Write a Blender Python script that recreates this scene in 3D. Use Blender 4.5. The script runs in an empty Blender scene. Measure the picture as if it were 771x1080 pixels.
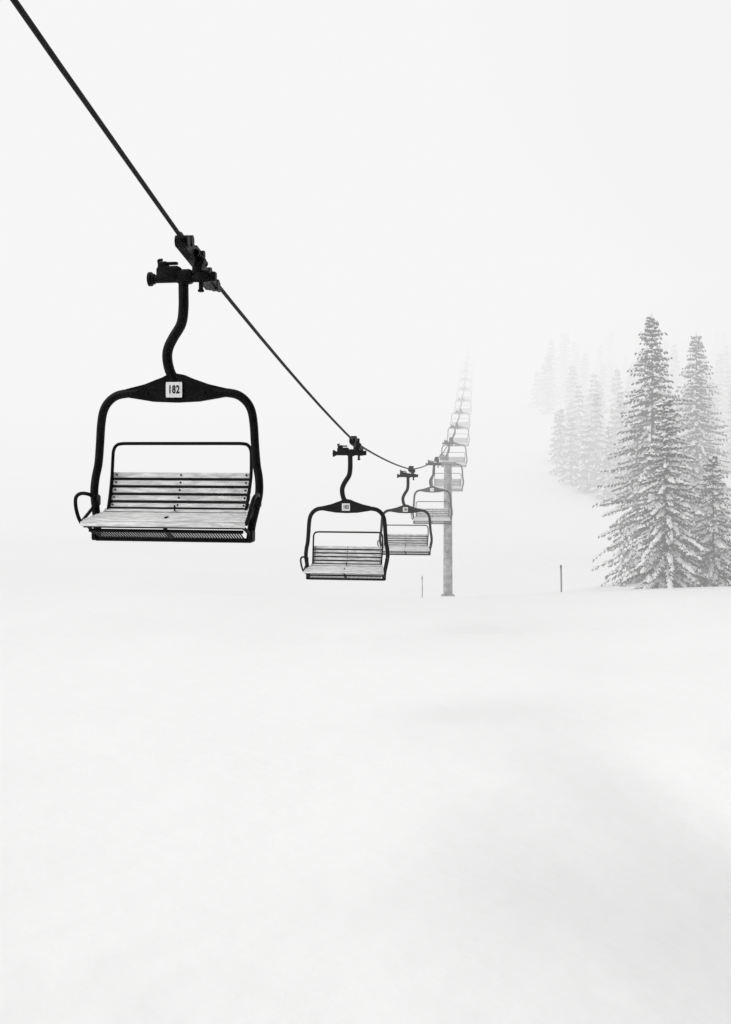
import bpy, math, random
import numpy as np
from mathutils import Vector, Matrix, noise

scene = bpy.context.scene
random.seed(7)

# ---------------------------------------------------------------- materials
def new_mat(name):
    m = bpy.data.materials.new(name); m.use_nodes = True
    nt = m.node_tree
    return m, nt, nt.nodes["Principled BSDF"]

def noisy_mat(name, c1, c2, scale=8.0, rough=(0.4, 0.6), bump=0.0, metallic=0.0, bscale=None, spec=0.5, stretch=None):
    m, nt, b = new_mat(name)
    tc = nt.nodes.new("ShaderNodeTexCoord")
    src = tc.outputs["Object"]
    if stretch:
        mp = nt.nodes.new("ShaderNodeMapping"); mp.inputs["Scale"].default_value = stretch
        nt.links.new(src, mp.inputs["Vector"]); src = mp.outputs["Vector"]
    n = nt.nodes.new("ShaderNodeTexNoise"); n.inputs["Scale"].default_value = scale
    n.inputs["Detail"].default_value = 6
    nt.links.new(src, n.inputs["Vector"])
    cr = nt.nodes.new("ShaderNodeValToRGB")
    cr.color_ramp.elements[0].position = 0.35; cr.color_ramp.elements[1].position = 0.65
    cr.color_ramp.elements[0].color = (*c1, 1); cr.color_ramp.elements[1].color = (*c2, 1)
    nt.links.new(n.outputs["Fac"], cr.inputs["Fac"])
    nt.links.new(cr.outputs["Color"], b.inputs["Base Color"])
    mr = nt.nodes.new("ShaderNodeMapRange")
    mr.inputs["To Min"].default_value = rough[0]; mr.inputs["To Max"].default_value = rough[1]
    nt.links.new(n.outputs["Fac"], mr.inputs["Value"])
    nt.links.new(mr.outputs["Result"], b.inputs["Roughness"])
    b.inputs["Metallic"].default_value = metallic
    b.inputs["Specular IOR Level"].default_value = spec
    if bump > 0:
        n2 = nt.nodes.new("ShaderNodeTexNoise"); n2.inputs["Scale"].default_value = bscale or scale * 3
        n2.inputs["Detail"].default_value = 8
        nt.links.new(src, n2.inputs["Vector"])
        bp = nt.nodes.new("ShaderNodeBump"); bp.inputs["Strength"].default_value = bump
        bp.inputs["Distance"].default_value = 0.02
        nt.links.new(n2.outputs["Fac"], bp.inputs["Height"])
        nt.links.new(bp.outputs["Normal"], b.inputs["Normal"])
    return m

def g(v): return (v, v, v)
M_BLACK = noisy_mat("black_painted_steel", g(0.002), g(0.005), 9, (0.35, 0.6), 0.10, spec=0.10)
M_SLAT  = noisy_mat("pale_frosted_slat", g(0.52), g(0.88), 7, (0.5, 0.8), 0.3, stretch=(.9, 5, 5), spec=.3)
M_CABLE = noisy_mat("steel_cable", g(0.003), g(0.007), 30, (0.5, 0.7), 0.15, spec=0.1)
M_PLATE = noisy_mat("plate_white", g(0.70), g(0.80), 20, (0.4, 0.6))
M_INK   = noisy_mat("plate_ink", g(0.010), g(0.015), 20, (0.5, 0.6), spec=.1)
M_GALV  = noisy_mat("galvanised_steel", g(0.10), g(0.42), 3.5, (0.5, 0.7), 0.2)
M_SNOWT = noisy_mat("tree_snow", g(0.82), g(0.90), 3, (0.7, 0.9), spec=.1)
M_NEEDLE= noisy_mat("spruce_needles", (0.045, 0.048, 0.045), (0.12, 0.125, 0.118), 2.0, (0.7, 0.9), spec=0.1)
M_BARK  = noisy_mat("bark", g(0.05), g(0.10), 6, (0.8, 0.95), 0.5)
M_POLE  = noisy_mat("marker_paint", g(0.02), g(0.05), 6, (0.5, 0.7), spec=.2)

def snow_mat():
    m, nt, b = new_mat("snow")
    tc = nt.nodes.new("ShaderNodeTexCoord")
    n = nt.nodes.new("ShaderNodeTexNoise"); n.inputs["Scale"].default_value = 0.11
    n.inputs["Detail"].default_value = 4
    nt.links.new(tc.outputs["Object"], n.inputs["Vector"])
    cr = nt.nodes.new("ShaderNodeValToRGB")
    cr.color_ramp.elements[0].position = 0.35; cr.color_ramp.elements[1].position = 0.65
    cr.color_ramp.elements[0].color = (0.895, 0.895, 0.895, 1); cr.color_ramp.elements[1].color = (0.92, 0.92, 0.92, 1)
    nt.links.new(n.outputs["Fac"], cr.inputs["Fac"])
    nt.links.new(cr.outputs["Color"], b.inputs["Base Color"])
    b.inputs["Roughness"].default_value = 0.85
    b.inputs["Specular IOR Level"].default_value = 0.1
    n2 = nt.nodes.new("ShaderNodeTexNoise"); n2.inputs["Scale"].default_value = 1.4
    n2.inputs["Detail"].default_value = 9
    nt.links.new(tc.outputs["Object"], n2.inputs["Vector"])
    bp = nt.nodes.new("ShaderNodeBump"); bp.inputs["Strength"].default_value = 0.3
    bp.inputs["Distance"].default_value = 0.12
    nt.links.new(n2.outputs["Fac"], bp.inputs["Height"])
    nt.links.new(bp.outputs["Normal"], b.inputs["Normal"])
    return m
M_SNOW = snow_mat()

# ---------------------------------------------------------------- mesh builder
class MB:
    def __init__(s): s.v = []; s.f = []; s.m = []
    def add(s, vs, fs, mi=0):
        o = len(s.v); s.v.extend([tuple(p) for p in vs])
        s.f.extend([tuple(i + o for i in f) for f in fs]); s.m.extend([mi] * len(fs))
    def box(s, c, size, mi=0, R=None, bev=0.0):
        x, y, z = [q / 2 for q in size]; c = Vector(c)
        b = min(bev, x * .8, y * .8, z * .8)
        if b <= 0:
            pts = [Vector((i, j, k)) for i in (-x, x) for j in (-y, y) for k in (-z, z)]
            fs = [(0,1,3,2),(4,6,7,5),(0,4,5,1),(2,3,7,6),(0,2,6,4),(1,5,7,3)]
        else:
            ring = [(-y+b,-z),(y-b,-z),(y,-z+b),(y,z-b),(y-b,z),(-y+b,z),(-y,z-b),(-y,-z+b)]
            pts = []
            for xx, k in ((-x, .82), (-x+b, 1), (x-b, 1), (x, .82)):
                pts += [Vector((xx, p*k, q*k)) for p, q in ring]
            fs = [tuple(range(7,-1,-1)), tuple(range(24,32))]
            for r in range(3):
                for i in range(8):
                    a = r*8+i; d = r*8+(i+1)%8
                    fs.append((a, d, d+8, a+8))
        if R is not None: pts = [R @ p for p in pts]
        s.add([p + c for p in pts], fs, mi)
    def tube(s, path, r, mi=0, n=10, smooth=6, closed_caps=True):
        P = [Vector(p) for p in path]
        if smooth and len(P) > 2:
            Q = []
            for i in range(len(P)-1):
                p0 = P[i-1] if i > 0 else P[i]*2-P[i+1]
                p1, p2 = P[i], P[i+1]
                p3 = P[i+2] if i+2 < len(P) else P[i+1]*2-P[i]
                for k in range(smooth):
                    t = k/smooth
                    Q.append(0.5*((2*p1)+(p2-p0)*t+(2*p0-5*p1+4*p2-p3)*t*t+(3*p1-p0-3*p2+p3)*t**3))
            Q.append(P[-1]); P = Q
        rr = r if callable(r) else (lambda t: r)
        T0 = (P[1]-P[0]).normalized()
        up = Vector((0,1,0)) if abs(T0.y) < .9 else Vector((1,0,0))
        N = T0.cross(up).normalized()
        vs = []; fs = []
        for i, p in enumerate(P):
            T = (P[min(i+1,len(P)-1)]-P[max(i-1,0)]).normalized()
            N = (N - T*N.dot(T)).normalized(); B = T.cross(N)
            rad = rr(i/(len(P)-1))
            for k in range(n):
                a = 2*math.pi*k/n
                vs.append(p + (N*math.cos(a)+B*math.sin(a))*rad)
        for i in range(len(P)-1):
            for k in range(n):
                a = i*n+k; b = i*n+(k+1)%n
                fs.append((a, b, b+n, a+n))
        if closed_caps:
            fs.append(tuple(range(n-1,-1,-1))); fs.append(tuple(range((len(P)-1)*n, len(P)*n)))
        s.add(vs, fs, mi)
    def mesh(s, name, mats, smooth=False, angle=35):
        me = bpy.data.meshes.new(name)
        me.from_pydata(s.v, [], s.f); 
        for m in mats: me.materials.append(m)
        me.polygons.foreach_set("material_index", s.m)
        if smooth:
            me.polygons.foreach_set("use_smooth", [True]*len(me.polygons))
            try: me.set_sharp_from_angle(angle=math.radians(angle))
            except Exception: pass
        me.update(); return me

def link(name, data, parent=None, loc=(0,0,0), rot=None):
    o = bpy.data.objects.new(name, data); scene.collection.objects.link(o)
    o.location = loc
    if rot is not None: o.rotation_euler = rot
    if parent: o.parent = parent
    return o

# ---------------------------------------------------------------- terrain
ky = np.array([-80,-40,0,10,30,48,55,60,66,72,80,95,108,136,200,300,450,900.])
kz = np.array([-3.0,-3.6,-4.4,-5.0,-6.15,-6.75,-7.05,-7.75,-8.7,-9.4,-9.2,-7.0,-3.6,1.0,10,27,55,140.])
_fy = np.arange(-80, 900, 0.5); _fz = np.interp(_fy, ky, kz)
k = np.hanning(13); k /= k.sum()
_fz = np.convolve(np.pad(_fz, 6, mode="edge"), k, mode="valid")
def sst(a, b, x):
    t = max(0, min(1, (x-a)/(b-a))); return t*t*(3-2*t)
def hz(x, y):
    z = float(np.interp(y, _fy, _fz))
    z += 0.62*sst(4, 17, x)*sst(35, 55, y)*(1-sst(75, 95, y)) 
    z += 1.0*sst(10, 22, x)*sst(58, 66, y)*(1-sst(75, 95, y))
    z += sst(14, 60, x)*sst(80, 110, y)*3.5
    z += 1.9*sst(-2, 22, -x)*sst(54, 72, y)*(1-sst(80, 100, y))
    amp = 0.10 if y < 45 else 0.18
    z += amp*noise.noise(Vector((x*0.09+3.1, y*0.07, 0.3)))*1.6*(1 if y>5 else .5)
    z += 0.04*noise.noise(Vector((x*0.35, y*0.3, 4.3)))
    # foreground shaped to fall away from the sun, greying the right side
    wgt = sst(4, 9, y)*(1-sst(17, 29, y))
    z += -0.95*sst(.2, 8, x)*wgt*(1+.6*noise.noise(Vector((x*.3, y*.25, 7.7))))
    if y > 90: z += min(1,(y-90)/60)*2.0*noise.noise(Vector((x*0.018, y*0.02, 9.3)))
    return z
xs = np.sinh(np.linspace(-4.2, 4.2, 190))*(420/np.sinh(4.2))
ys = np.concatenate([np.arange(-60,0,4), np.arange(0,100,0.7), np.arange(100,200,2.5), np.arange(200,900,12)])
V = [(float(x), float(y), hz(float(x), float(y))) for y in ys for x in xs]
nx = len(xs)
F = [(j*nx+i, j*nx+i+1, (j+1)*nx+i+1, (j+1)*nx+i) for j in range(len(ys)-1) for i in range(nx-1)]
me = bpy.data.meshes.new("snow_ground"); me.from_pydata(V, [], F); me.materials.append(M_SNOW)
me.polygons.foreach_set("use_smooth", [True]*len(F))
link("snow_ground", me)

# ---------------------------------------------------------------- cable
rope_pts = [(-5.3,-25,8.9),(-3.25,-5,5.05),(-2.42,4.5,3.25),(-2.098,8,2.61),(-1.745,12,1.934),
            (-0.21,25,0.06),(1.56,40,-0.806),(3.2,53,-0.62),(3.78,58,-0.40),(4.8,66,0.35),(6.2,80,1.45),(7.6,94,2.85),
            (8.9,108,4.4),(10.3,122,6.1),(11.6,136,7.9),(12.9,150,9.8),(15.5,178,13.6),(17.6,200,17),(27,300,34),(41,450,62)]
RY = np.array([p[1] for p in rope_pts]); RX = np.array([p[0] for p in rope_pts]); RZ = np.array([p[2] for p in rope_pts])
def rope(y):
    x = float(np.interp(y, RY, RX)); z = float(np.interp(y, RY, RZ)); return Vector((x, y, z))
def rope_dir(y): return (rope(y+.6)-rope(y-.6)).normalized()
path = []
for i in range(len(rope_pts)-1):
    a = Vector(rope_pts[i]); b = Vector(rope_pts[i+1]); L = (b-a).length
    nseg = 8 if b.y < 110 else 3
    for q in range(nseg):
        t = q/nseg; p = a.lerp(b, t); p.z -= 4*t*(1-t)*min(0.0005*L*L, .08)*(0.0 if b.y<13 else 1)
        path.append(p)
path.append(Vector(rope_pts[-1]))
mb = MB(); mb.tube(path, 0.022, 0, n=10, smooth=0)
link("haul_cable", mb.mesh("haul_cable", [M_CABLE], True, 80))

# ---------------------------------------------------------------- chair meshes
CU = -0.19      # centre of the chair, local x
def mirror(pts, sgn): return [(CU+sgn*a, v, w) for a, v, w in pts]

h = MB()
h.tube([(-.116,0,-.17),(-.116,0,-.34),(-.116,0,-.53),(-.14,0,-.69),(-.225,0,-.83),(-.275,0,-.93),(-.29,0,-1.03),(-.265,0,-1.16),(-.205,0,-1.28)], .052, 0, 14)
outl = [(-.33,-1.235),(-.27,-1.205),(-.19,-1.195),(-.11,-1.21),(-.03,-1.245),(.14,-1.305),(.34,-1.352),(.34,-1.438),(.05,-1.485),(-.19,-1.495),(-.43,-1.485),(-.72,-1.438),(-.72,-1.352),(-.52,-1.305),(-.40,-1.26)]
n = len(outl); th = .036
vs = [(a,-th,b) for a,b in outl]+[(a,th,b) for a,b in outl]
h.add(vs, [tuple(range(n-1,-1,-1)), tuple(range(n,2*n))]+[(i,(i+1)%n,(i+1)%n+n,i+n) for i in range(n)])
for s in (-1,1):
    h.tube(mirror([(.40,0,-1.385),(.52,0,-1.395),(.645,0,-1.42),(.735,0,-1.485),(.79,0,-1.58),(.815,0,-1.72),(.828,0,-1.92),(.845,0,-2.12),(.872,-.01,-2.27),(.878,-.03,-2.42),(.85,-.06,-2.58),(.82,-.09,-2.74),(.81,-.12,-2.88)], s), lambda t: .046-.005*t, 0, 12)
    h.box((CU+s*.86,-.03,-2.5),(.06,.13,.12),0,bev=.015)
    h.box((CU+s*.825,-.12,-2.84),(.05,.12,.12),0,bev=.012)
    h.tube([(CU+s*.30,-th-.012,-1.39),(CU+s*.30,th+.012,-1.39)], .018, 0, 8, 0)
ME_H = h.mesh("hanger", [M_BLACK], True)

q = MB()
q.tube([(-.45,0,-.225),(.20,0,-.225)], .044, 0, 12, 0)
q.tube([(-.485,0,-.225),(-.455,0,-.225)], .074, 0, 16, 0)
q.tube([(-.445,0,-.225),(-.425,0,-.225)], .056, 0, 16, 0)
q.box((-.27,0,-.175),(.24,.12,.15),0,bev=.02)
q.box((-.33,0,-.085),(.10,.09,.07),0,bev=.015)
q.box((-.24,0,-.07),(.12,.06,.03),0,bev=.01)
q.tube([(-.375,0,-.07),(-.385,0,-.035),(-.34,0,-.03)], .014, 0, 8, 3)
q.box((-.10,0,-.21),(.16,.11,.15),0,bev=.025)
q.box((.10,0,-.215),(.14,.13,.12),0,bev=.02)
q.box((.205,0,-.215),(.05,.07,.10),0,bev=.012)
q.tube([(.07,0,-.25),(.07,0,-.37)], .024, 0, 10, 0)
q.tube([(.07,0,-.345),(.07,0,-.365)], .034, 0, 10, 0)
q.box((.05,0,-.11),(.09,.10,.20),0,R=Matrix.Rotation(math.radians(20),3,'Y'),bev=.015)
ME_Q = q.mesh("grip_body", [M_BLACK], True)

c = MB()
c.box((.0,.05,-.045),(.095,1.15,.075),0)
c.box((.0,0,.035),(.08,.72,.06),0)
c.box((-.02,.52,-.055),(.11,.62,.12),0)
c.box((.01,.80,-.045),(.085,.34,.09),0)
c.box((-.012,.10,.075),(.075,.22,.07),0)
c.box((-.012,-.24,.065),(.09,.16,.08),0)
c.tube([(-.07,-.46,0),(.06,-.46,0)], .060, 0, 14, 0)
c.tube([(-.06,-.30,.06),(.06,-.30,.06)], .055, 0, 14, 0)
c.tube([(-.05,.18,.07),(.06,.18,.07)], .045, 0, 12, 0)
c.tube([(-.06,.50,-.03),(.06,.50,-.03)], .065, 0, 14, 0)
c.tube([(-.05,.86,-.05),(.06,.86,-.05)], .060, 0, 14, 0)
c.tube([(0,-.42,.03),(0,-.56,.045),(0,-.62,.01)], .020, 0, 8, 3)
c.tube([(0,.62,-.02),(0,1.14,-.02)], lambda t: .050-.018*t, 0, 10, 0)
c.tube([(.055,-.18,-.02),(.055,.20,-.02)], .03, 0, 10, 0)
for i in range(7):
    yy = -.17+i*.06; c.tube([(.055,yy,-.02),(.055,yy+.02,-.02)], .04, 0, 10, 0)
ME_C = c.mesh("cable_clamp", [M_BLACK], True)

prof = [(.150,-2.243),(.130,-2.320),(.106,-2.397),(.078,-2.474),(.040,-2.549),(-.030,-2.605),(-.110,-2.630),(-.192,-2.644),(-.275,-2.656),(-.357,-2.670)]
s = MB(); fr = MB()
for i, (v, w) in enumerate(prof):
    a = prof[max(i-1,0)]; b = prof[min(i+1,len(prof)-1)]
    ang = math.atan2(b[1]-a[1], b[0]-a[0])
    half = .755 + .085*max(0, (.05-v)/.45)
    R = Matrix.Rotation(ang, 3, 'X')
    back = i < 5
    s.box((CU, v, w), (2*half, .061 if back else .068, .020), 0, R=R, bev=.005)
    if i < len(prof)-1:
        n2 = prof[i+1]; mv = (v+n2[0])/2; mw = (w+n2[1])/2
        fr.box((CU, mv+.006*math.sin(ang), mw-(.004 if i < 6 else .010)*abs(math.cos(ang))), (2*half-.03, .026, .014), 0, R=R)  # added black bars that darken the slat gaps in place of shade
s.box((CU, -.440, -2.712), (1.70, .022, .050), 0, R=Matrix.Rotation(math.radians(-15),3,'X'), bev=.008)
s.box((CU, -.405, -2.681), (1.68, .040, .018), 0, R=Matrix.Rotation(math.radians(25),3,'X'), bev=.005)
fr.tube([(CU-.84,-.425,-2.697),(CU+.84,-.425,-2.697)], .010, 0, 8, 0)
fr.box((CU,-.40,-2.742),(1.66,.05,.022),0,bev=.006)
# bolt heads along the slats
for off in (-.70,.0,.70):
    for v, w in prof[:5]:
        fr.tube([(CU+off, v-.004, w+.002),(CU+off, v-.016, w+.006)], .010, 0, 8, 0)
ME_S = s.mesh("seat_slats", [M_SLAT], True)
for off in (-.70,-.01,.70):
    fr.tube([(CU+off, v+.03, w-.035) for v, w in prof]+[(CU+off,-.42,-2.73)], .018, 0, 8, 3)
lp = [(.735,-.02,-2.62),(.742,.06,-2.45),(.750,.13,-2.25),(.748,.15,-2.06),(.742,.155,-1.985),(.715,.158,-1.935),(.66,.16,-1.915),(.5,.16,-1.912)]
pth = mirror(lp, -1) + [(CU,.16,-1.912)] + mirror(lp[::-1], 1)
fr.tube(pth, .0175, 0, 10, 5)
for sg in (-1,1):
    fr.tube(mirror([(.87,-.03,-2.47),(.90,-.14,-2.43),(.92,-.28,-2.42),(.92,-.39,-2.455),(.905,-.43,-2.54),(.88,-.43,-2.64),(.85,-.42,-2.71)], sg), .019, 0, 10, 4)
    fr.tube(mirror([(.84,-.05,-2.52),(.85,-.20,-2.60),(.85,-.40,-2.69)], sg), .017, 0, 8, 3)
    fr.tube(mirror([(.82,-.12,-2.86),(.82,-.24,-2.79),(.80,-.40,-2.72)], sg), .018, 0, 8, 3)
fr.tube([(CU-.82,-.12,-2.885),(CU+.82,-.12,-2.885)], .024, 0, 10, 0)
fr.tube([(CU-.80,-.34,-2.785),(CU+.80,-.34,-2.785)], .018, 0, 8, 0)
fr.box((CU,-.22,-2.83),(.05,.30,.03),0,R=Matrix.Rotation(math.radians(-25),3,'X'),bev=.008)
fr.box((CU,-.30,-2.655),(.022,.10,.03),0,bev=.006)
fr.tube([(CU,-.06,-2.60),(CU,-.06,-2.54)], .010, 0, 8, 0)
for i in range(56):
    xx = CU-.76+i*1.52/55
    fr.tube([(xx,-.34,-2.79),(xx,-.13,-2.88)], .0085, 0, 5, 0)
ME_F = fr.mesh("seat_frame_and_gap_bars", [M_BLACK], True)
pl = MB()
pl.box((CU-.01,-th-.012,-1.365),(.172,.012,.158),0,bev=.004)
pl.box((CU-.01,-th-.005,-1.365),(.196,.010,.182),1,bev=.004)
ME_P = pl.mesh("number_plate", [M_PLATE, M_BLACK], True)

def chair(y, number=None, yaw=-10, seatdetail=True):
    p = rope(y)
    e = link("chairlift_chair", None, None, p, (0,0,math.radians(yaw)))
    e.empty_display_size = .3
    link("hanger", ME_H, e); link("grip_body", ME_Q, e); link("seat_slats", ME_S, e)
    link("seat_frame_and_gap_bars", ME_F, e); link("number_plate", ME_P, e)
    d = rope_dir(y); 
    dl = Matrix.Rotation(-math.radians(yaw),3,'Z') @ d
    rot = dl.to_track_quat('Y','Z').to_euler()
    link("cable_clamp", ME_C, e, (0,0,0), rot)
    if number:
        cu = bpy.data.curves.new("plate_number", 'FONT'); cu.body = number; cu.size = .098
        cu.align_x = 'CENTER'; cu.align_y = 'CENTER'; cu.extrude = .001; cu.offset = .003
        cu.space_character = 1.12
        cu.materials.append(M_INK)
        t = link("plate_number", cu, e, (CU-.01,-th-.0205,-1.365), (math.radians(90),0,0))
        t.scale = (.76,1.15,1)
chair(12, "182", -10)
chair(25, "183", -8)
chair(40, "184", -7)
yy = [53,66,80,94,108,122,136,150,164,178,192]
for i, y in enumerate(yy): chair(y, None, -7+random.uniform(-1.5,1.5))

# ---------------------------------------------------------------- lift tower
TX, TY = 4.06, 58.0
tb = hz(TX, TY)
tr = rope(TY)
tower = link("lift_tower", None, None, (TX, TY, tb-.2))
H = tr.z - tb + .2
t = MB()
t.tube([(0,0,0),(0,0,H*.5),(0,0,H-.55)], lambda a: .235-.045*a, 0, 20, 4)
t.tube([(0,0,.02),(0,0,.30)], .34, 0, 20, 0)
for i in range(int(H/.35)-2):
    t.tube([(.20,-.10,.8+i*.35),(.20,-.24,.8+i*.35),(.10,-.27,.8+i*.35),(-.10,-.27,.8+i*.35),(-.20,-.24,.8+i*.35),(-.20,-.1,.8+i*.35)], .012, 0, 6, 0)
link("mast", t.mesh("mast", [M_GALV], True), tower)
t = MB()
t.box((-.05,0,H-.48),(.9,.20,.14),0,bev=.03)
t.box((tr.x-TX,0,H-.25),(.10,2.4,.10),0)
for i in range(6):
    o = -1.1+i*.44
    t.tube([(tr.x-TX-.05,o,H-.17),(tr.x-TX+.05,o,H-.17)], .14, 0, 16, 0)
t.tube([(.0,0,H-.5),(.0,0,H+.2)], .035, 0, 8, 0)
link("crossarm_and_sheaves", t.mesh("crossarm", [M_GALV], True), tower)
sn = MB(); sn.box((-.05,0,H-.37),(.8,.18,.08),0,bev=.035)
link("snow_cap", sn.mesh("snow_cap", [M_SNOWT], True), tower)

# ---------------------------------------------------------------- marker poles
def pole(x, y, h, r, mat):
    m = MB(); m.tube([(0,0,-.3),(.01,0,h*.5),(0.0,0,h)], r, 0, 8, 3)
    m.tube([(0,0,h-.16),(0,0,h-.04)], r*1.5, 0, 8, 0)
    m.tube([(0,0,h),(0,0,h+.03)], r*1.2, 1, 8, 0)
    link("marker_pole", m.mesh("marker_pole", [mat, M_SNOWT], True), None, (x,y,hz(x,y)), (0,math.radians(random.uniform(-1,1)),0))
pole(9.4, 56.5, 1.3, .035, M_POLE)
pole(2.6, 54, 1.0, .022, M_GALV)

# ---------------------------------------------------------------- spruces
def spruce(mb, base, H, R, seed, snow=.5, dens=1.0, scale_sp=1.0, pw=.72, fat=1.0):
    rnd = random.Random(seed)
    bx, by, bz = base
    lean = (rnd.uniform(-.01,.01), rnd.uniform(-.01,.01))
    mb.tube([(bx,by,bz-.4),(bx+lean[0]*H*.5,by+lean[1]*H*.5,bz+H*.5),(bx+lean[0]*H,by+lean[1]*H,bz+H)],
            lambda t: max(.012, H*.014*(1-t)), 2, 7, 4)
    z = H*.03
    while z < H*.985:
        t = z/H
        prof = (1-t)**pw
        nb = max(4, int((7+4*(1-t))*dens))
        ph = rnd.random()*6.28
        layer = rnd.uniform(.74,1.12)
        for b in range(nb):
            a = ph + 6.283*b/nb + rnd.uniform(-.3,.3)
            L = R*prof*layer*rnd.uniform(.62,1.15)+.06
            if rnd.random() < .08: L *= .5
            d = Vector((math.cos(a), math.sin(a), 0)); sd = Vector((-d.y, d.x, 0))
            rise = rnd.uniform(-.15,.05)+.40*t; droop = rnd.uniform(.32,.66)*(1-.5*t)
            tipup = rnd.uniform(.05,.35)
            o = Vector((bx+lean[0]*z, by+lean[1]*z, bz+z+rnd.uniform(-.14,.14)))
            def P(u): return o + d*(L*u) + Vector((0,0,L*(rise*u - droop*u*u + tipup*max(0,u-.6)**2*2)))
            p0, p1, p2 = P(0), P(.5), P(1)
            w = .02*scale_sp+.008*L
            mb.add([p0-sd*w, p0+sd*w, p1+sd*w*.6, p1-sd*w*.6, p2], [(0,1,2,3),(3,2,4)], 2)
            ns = max(3, int(L/(.18*scale_sp)))
            for k in range(ns):
                u = (k+.6+rnd.uniform(-.3,.3))/ns
                if u < .15: continue
                q = P(min(u,1)); tl = (P(min(u+.05,1.05))-P(u-.05)).normalized()
                for side in (-1, 1, 0):
                    l = (.17+.28*(1-u)*min(L,2.5)/2+.12*rnd.random())*scale_sp*(1-.3*t)
                    if side == 0:
                        dd = (tl*.8 + Vector((rnd.uniform(-.3,.3),rnd.uniform(-.3,.3),-.35-rnd.random()*.9))).normalized()
                    else:
                        dd = (tl*rnd.uniform(.5,1.0) + sd*side + Vector((0,0,-rnd.uniform(.25,.95)))).normalized()
                    wv = dd.cross(Vector((0,0,1)))
                    if wv.length < .1: wv = sd.copy()
                    wv = wv.normalized()*(.038+.03*rnd.random())*scale_sp*1.2*fat
                    tip = q+dd*l+Vector((0,0,-.06*l))
                    mid = q+dd*l*.45
                    mb.add([q, mid+wv, tip, mid-wv], [(0,1,2,3)], 0)
                    mb.add([q, mid+Vector((0,0,.02)), tip, mid-Vector((0,0,.09*scale_sp*fat))], [(0,1,2,3)], 0)
                    if rnd.random() < snow:
                        hh = Vector((0,0,(.030+.05*rnd.random())*scale_sp)); k2 = rnd.uniform(.6,1.35)
                        e1 = q+dd*l*.08+hh*.3; e2 = q+dd*l*rnd.uniform(.6,.95)+hh*.3
                        m2 = (e1+e2)/2
                        mb.add([e1, m2+wv*k2, e2, m2-wv*k2, m2+hh*1.4], [(0,1,4),(1,2,4),(2,3,4),(3,0,4)], 1)
                if rnd.random() < snow*.6 and u > .3:
                    rw = rnd.uniform(.06,.18)*scale_sp*(1-.4*t); rl = rw*rnd.uniform(1.2,2.2); hh = rw*rnd.uniform(.5,.9)
                    cc = q+Vector((0,0,.02)); ring = []
                    for kk in range(6):
                        aa = kk*1.0472; ring.append(cc+tl*(math.cos(aa)*rl*rnd.uniform(.7,1.2))+sd*(math.sin(aa)*rw*rnd.uniform(.7,1.2))-Vector((0,0,.05)))
                    mb.add(ring+[cc+Vector((0,0,hh))], [(kk,(kk+1)%6,6) for kk in range(6)], 1)
        z += (.25+.15*(1-t))*scale_sp*(1.0 if dens>=1 else 1.1)*rnd.uniform(.85,1.15)
    top = Vector((bx+lean[0]*H, by+lean[1]*H, bz+H))
    mb.add([top-Vector((.03,0,.5)), top-Vector((-.03,0,.5)), top+Vector((0,0,.25))], [(0,1,2)], 0)

TM = [M_NEEDLE, M_SNOWT, M_BARK]
def tree(x, y, H, R, seed, snow, pw=.72):
    m = MB(); spruce(m, (0,0,0), H, R, seed, snow, pw=pw)
    link("spruce_tree", m.mesh("spruce_tree", TM), None, (x, y, hz(x,y)))
tree(15.9, 65.0, 14.6, 3.7, 3, .72, .70)
tree(14.5, 56.6, 9.2, 2.3, 11, 1.0, .68)
tree(22.6, 80, 15.5, 3.7, 21, .7)
tree(17.1, 57.8, 6.6, 2.1, 31, .95)

m = MB(); rnd = random.Random(5)
spots = []
tries = 0
while len(spots) < 150 and tries < 14000:
    tries += 1
    y = rnd.uniform(101, 175); x = rnd.uniform(15, 70)
    edge = 18.4 + (y-100)*.088 + 1.0*math.sin(y*.15)
    if x < edge or x > .33*y+5: continue
    if any((x-a)**2+(y-b)**2 < 4.0 for a,b in spots): continue
    spots.append((x,y))
for i,(x,y) in enumerate(spots):
    Ht = rnd.uniform(4.5, 9.0)
    spruce(m, (x,y,hz(x,y)), Ht, Ht*.22, 100+i, .35, .8, 1.5, .85)
link("distant_forest", m.mesh("distant_forest", TM))

# ---------------------------------------------------------------- fog (homogeneous absorbing volumes that glow in place of scattered light)
def glow_fog_mat(name, sigma, L):
    mt = bpy.data.materials.new(name); mt.use_nodes = True; nt = mt.node_tree
    for nd in list(nt.nodes): nt.nodes.remove(nd)
    out = nt.nodes.new("ShaderNodeOutputMaterial")
    ab = nt.nodes.new("ShaderNodeVolumeAbsorption"); ab.inputs["Color"].default_value = (0,0,0,1); ab.inputs["Density"].default_value = sigma
    em = nt.nodes.new("ShaderNodeEmission"); em.inputs["Color"].default_value = (L,L,L*.998,1); em.inputs["Strength"].default_value = sigma  # self-glow stands in for light scattering through the cloud
    ad = nt.nodes.new("ShaderNodeAddShader")
    nt.links.new(ab.outputs[0], ad.inputs[0]); nt.links.new(em.outputs[0], ad.inputs[1]); nt.links.new(ad.outputs[0], out.inputs["Volume"])
    return mt
def fog_box(x0,x1,y0,y1,z0,z1,sigma,L):
    mm = MB(); mm.box(((x0+x1)/2,(y0+y1)/2,(z0+z1)/2),(x1-x0,y1-y0,z1-z0))
    link("fog", mm.mesh("fog",[glow_fog_mat("fog_glow_vol",sigma,L)]))
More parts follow.
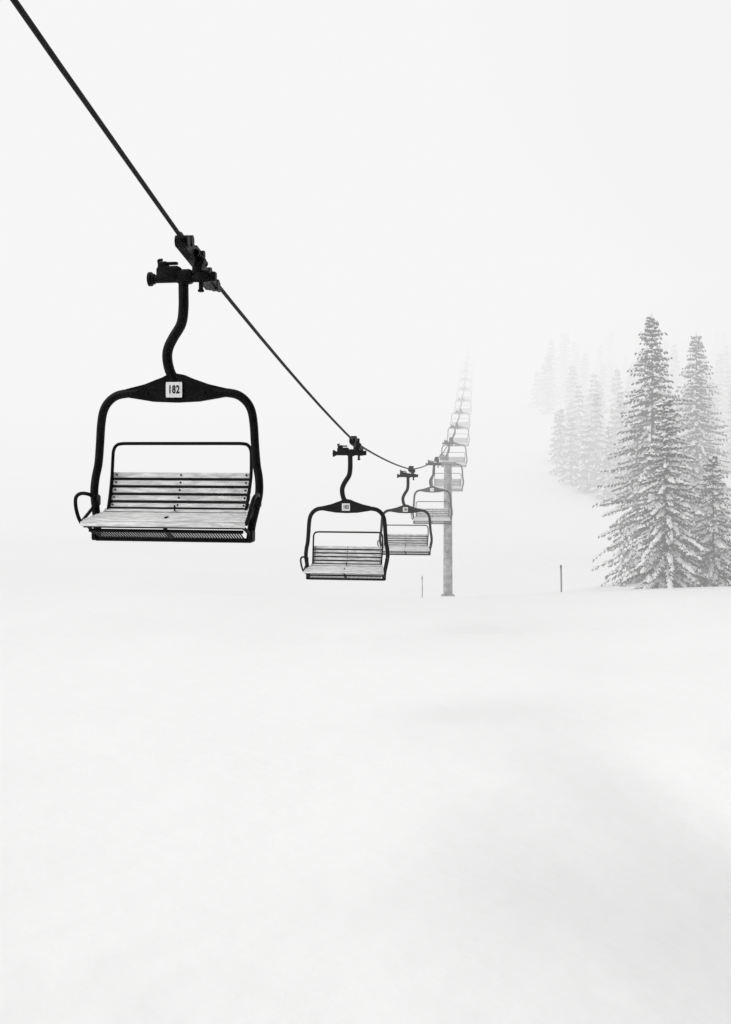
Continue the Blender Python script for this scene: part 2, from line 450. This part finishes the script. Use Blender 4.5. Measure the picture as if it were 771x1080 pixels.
def fog_blob(c, r, sigma, L):
    import bmesh
    bm = bmesh.new(); bmesh.ops.create_icosphere(bm, subdivisions=5, radius=1)
    for v in bm.verts: v.co = Vector((c[0]+v.co.x*r[0], c[1]+v.co.y*r[1], c[2]+v.co.z*r[2]))
    me = bpy.data.meshes.new("fog"); bm.to_mesh(me); bm.free(); me.materials.append(glow_fog_mat("fog_glow_vol",sigma,L))
    for p in me.polygons: p.use_smooth = True
    link("fog", me)
LF = 0.925
fog_box(-700,700,22,880,-60,360,.0038,LF)
fog_box(-690,690,40,870,-58,350,.0085,LF)
fog_box(-680,680,84,860,-56,340,.0140,LF)
fog_blob((10,235,88),(260,135,82),.035,LF)
fog_blob((58,112,48),(50,36,42),.010,.76)  # dimmer glow added to paint the upper right sky greyer
fog_blob((52,116,40),(32,30,28),.014,.78)  # nested dimmer blob, softens the edge of the painted grey
fog_blob((46,140,4),(25,44,15),.016,.76)  # dimmer glow added around the forest so the piste looks brighter

# ---------------------------------------------------------------- world, sun
w = bpy.data.worlds.new("World"); scene.world = w; w.use_nodes = True
nt = w.node_tree; bg = nt.nodes["Background"]
sk = nt.nodes.new("ShaderNodeTexSky"); sk.sky_type = 'NISHITA'; sk.sun_disc = False
EL, AZ = math.radians(42), math.radians(245)
sk.sun_elevation = EL; sk.sun_rotation = AZ; sk.dust_density = 6; sk.air_density = 1.0
hs = nt.nodes.new("ShaderNodeHueSaturation"); hs.inputs["Saturation"].default_value = 0.03
nt.links.new(sk.outputs[0], hs.inputs["Color"]); nt.links.new(hs.outputs[0], bg.inputs["Color"])
bg.inputs["Strength"].default_value = 0.075
sd = bpy.data.lights.new("sun", 'SUN'); sd.energy = 1.0; sd.angle = math.radians(55); sd.color = (1,.995,.985)
so = link("sun", sd)
dirv = Vector((math.sin(AZ)*math.cos(EL), math.cos(AZ)*math.cos(EL), math.sin(EL)))
so.rotation_euler = dirv.to_track_quat('Z','Y').to_euler(); so.location = (-10,-20,30)

# ---------------------------------------------------------------- camera
cd = bpy.data.cameras.new("camera"); co = link("camera", cd)
cd.sensor_fit = 'HORIZONTAL'; cd.sensor_width = 36; cd.lens = 36*1241/771
cd.shift_y = -70/771; cd.clip_start = .05; cd.clip_end = 3000
co.location = (0,0,0); co.rotation_euler = (math.radians(90),0,0)
scene.camera = co
scene.view_settings.view_transform = 'Standard'; scene.view_settings.look = 'None'; scene.view_settings.exposure = 0
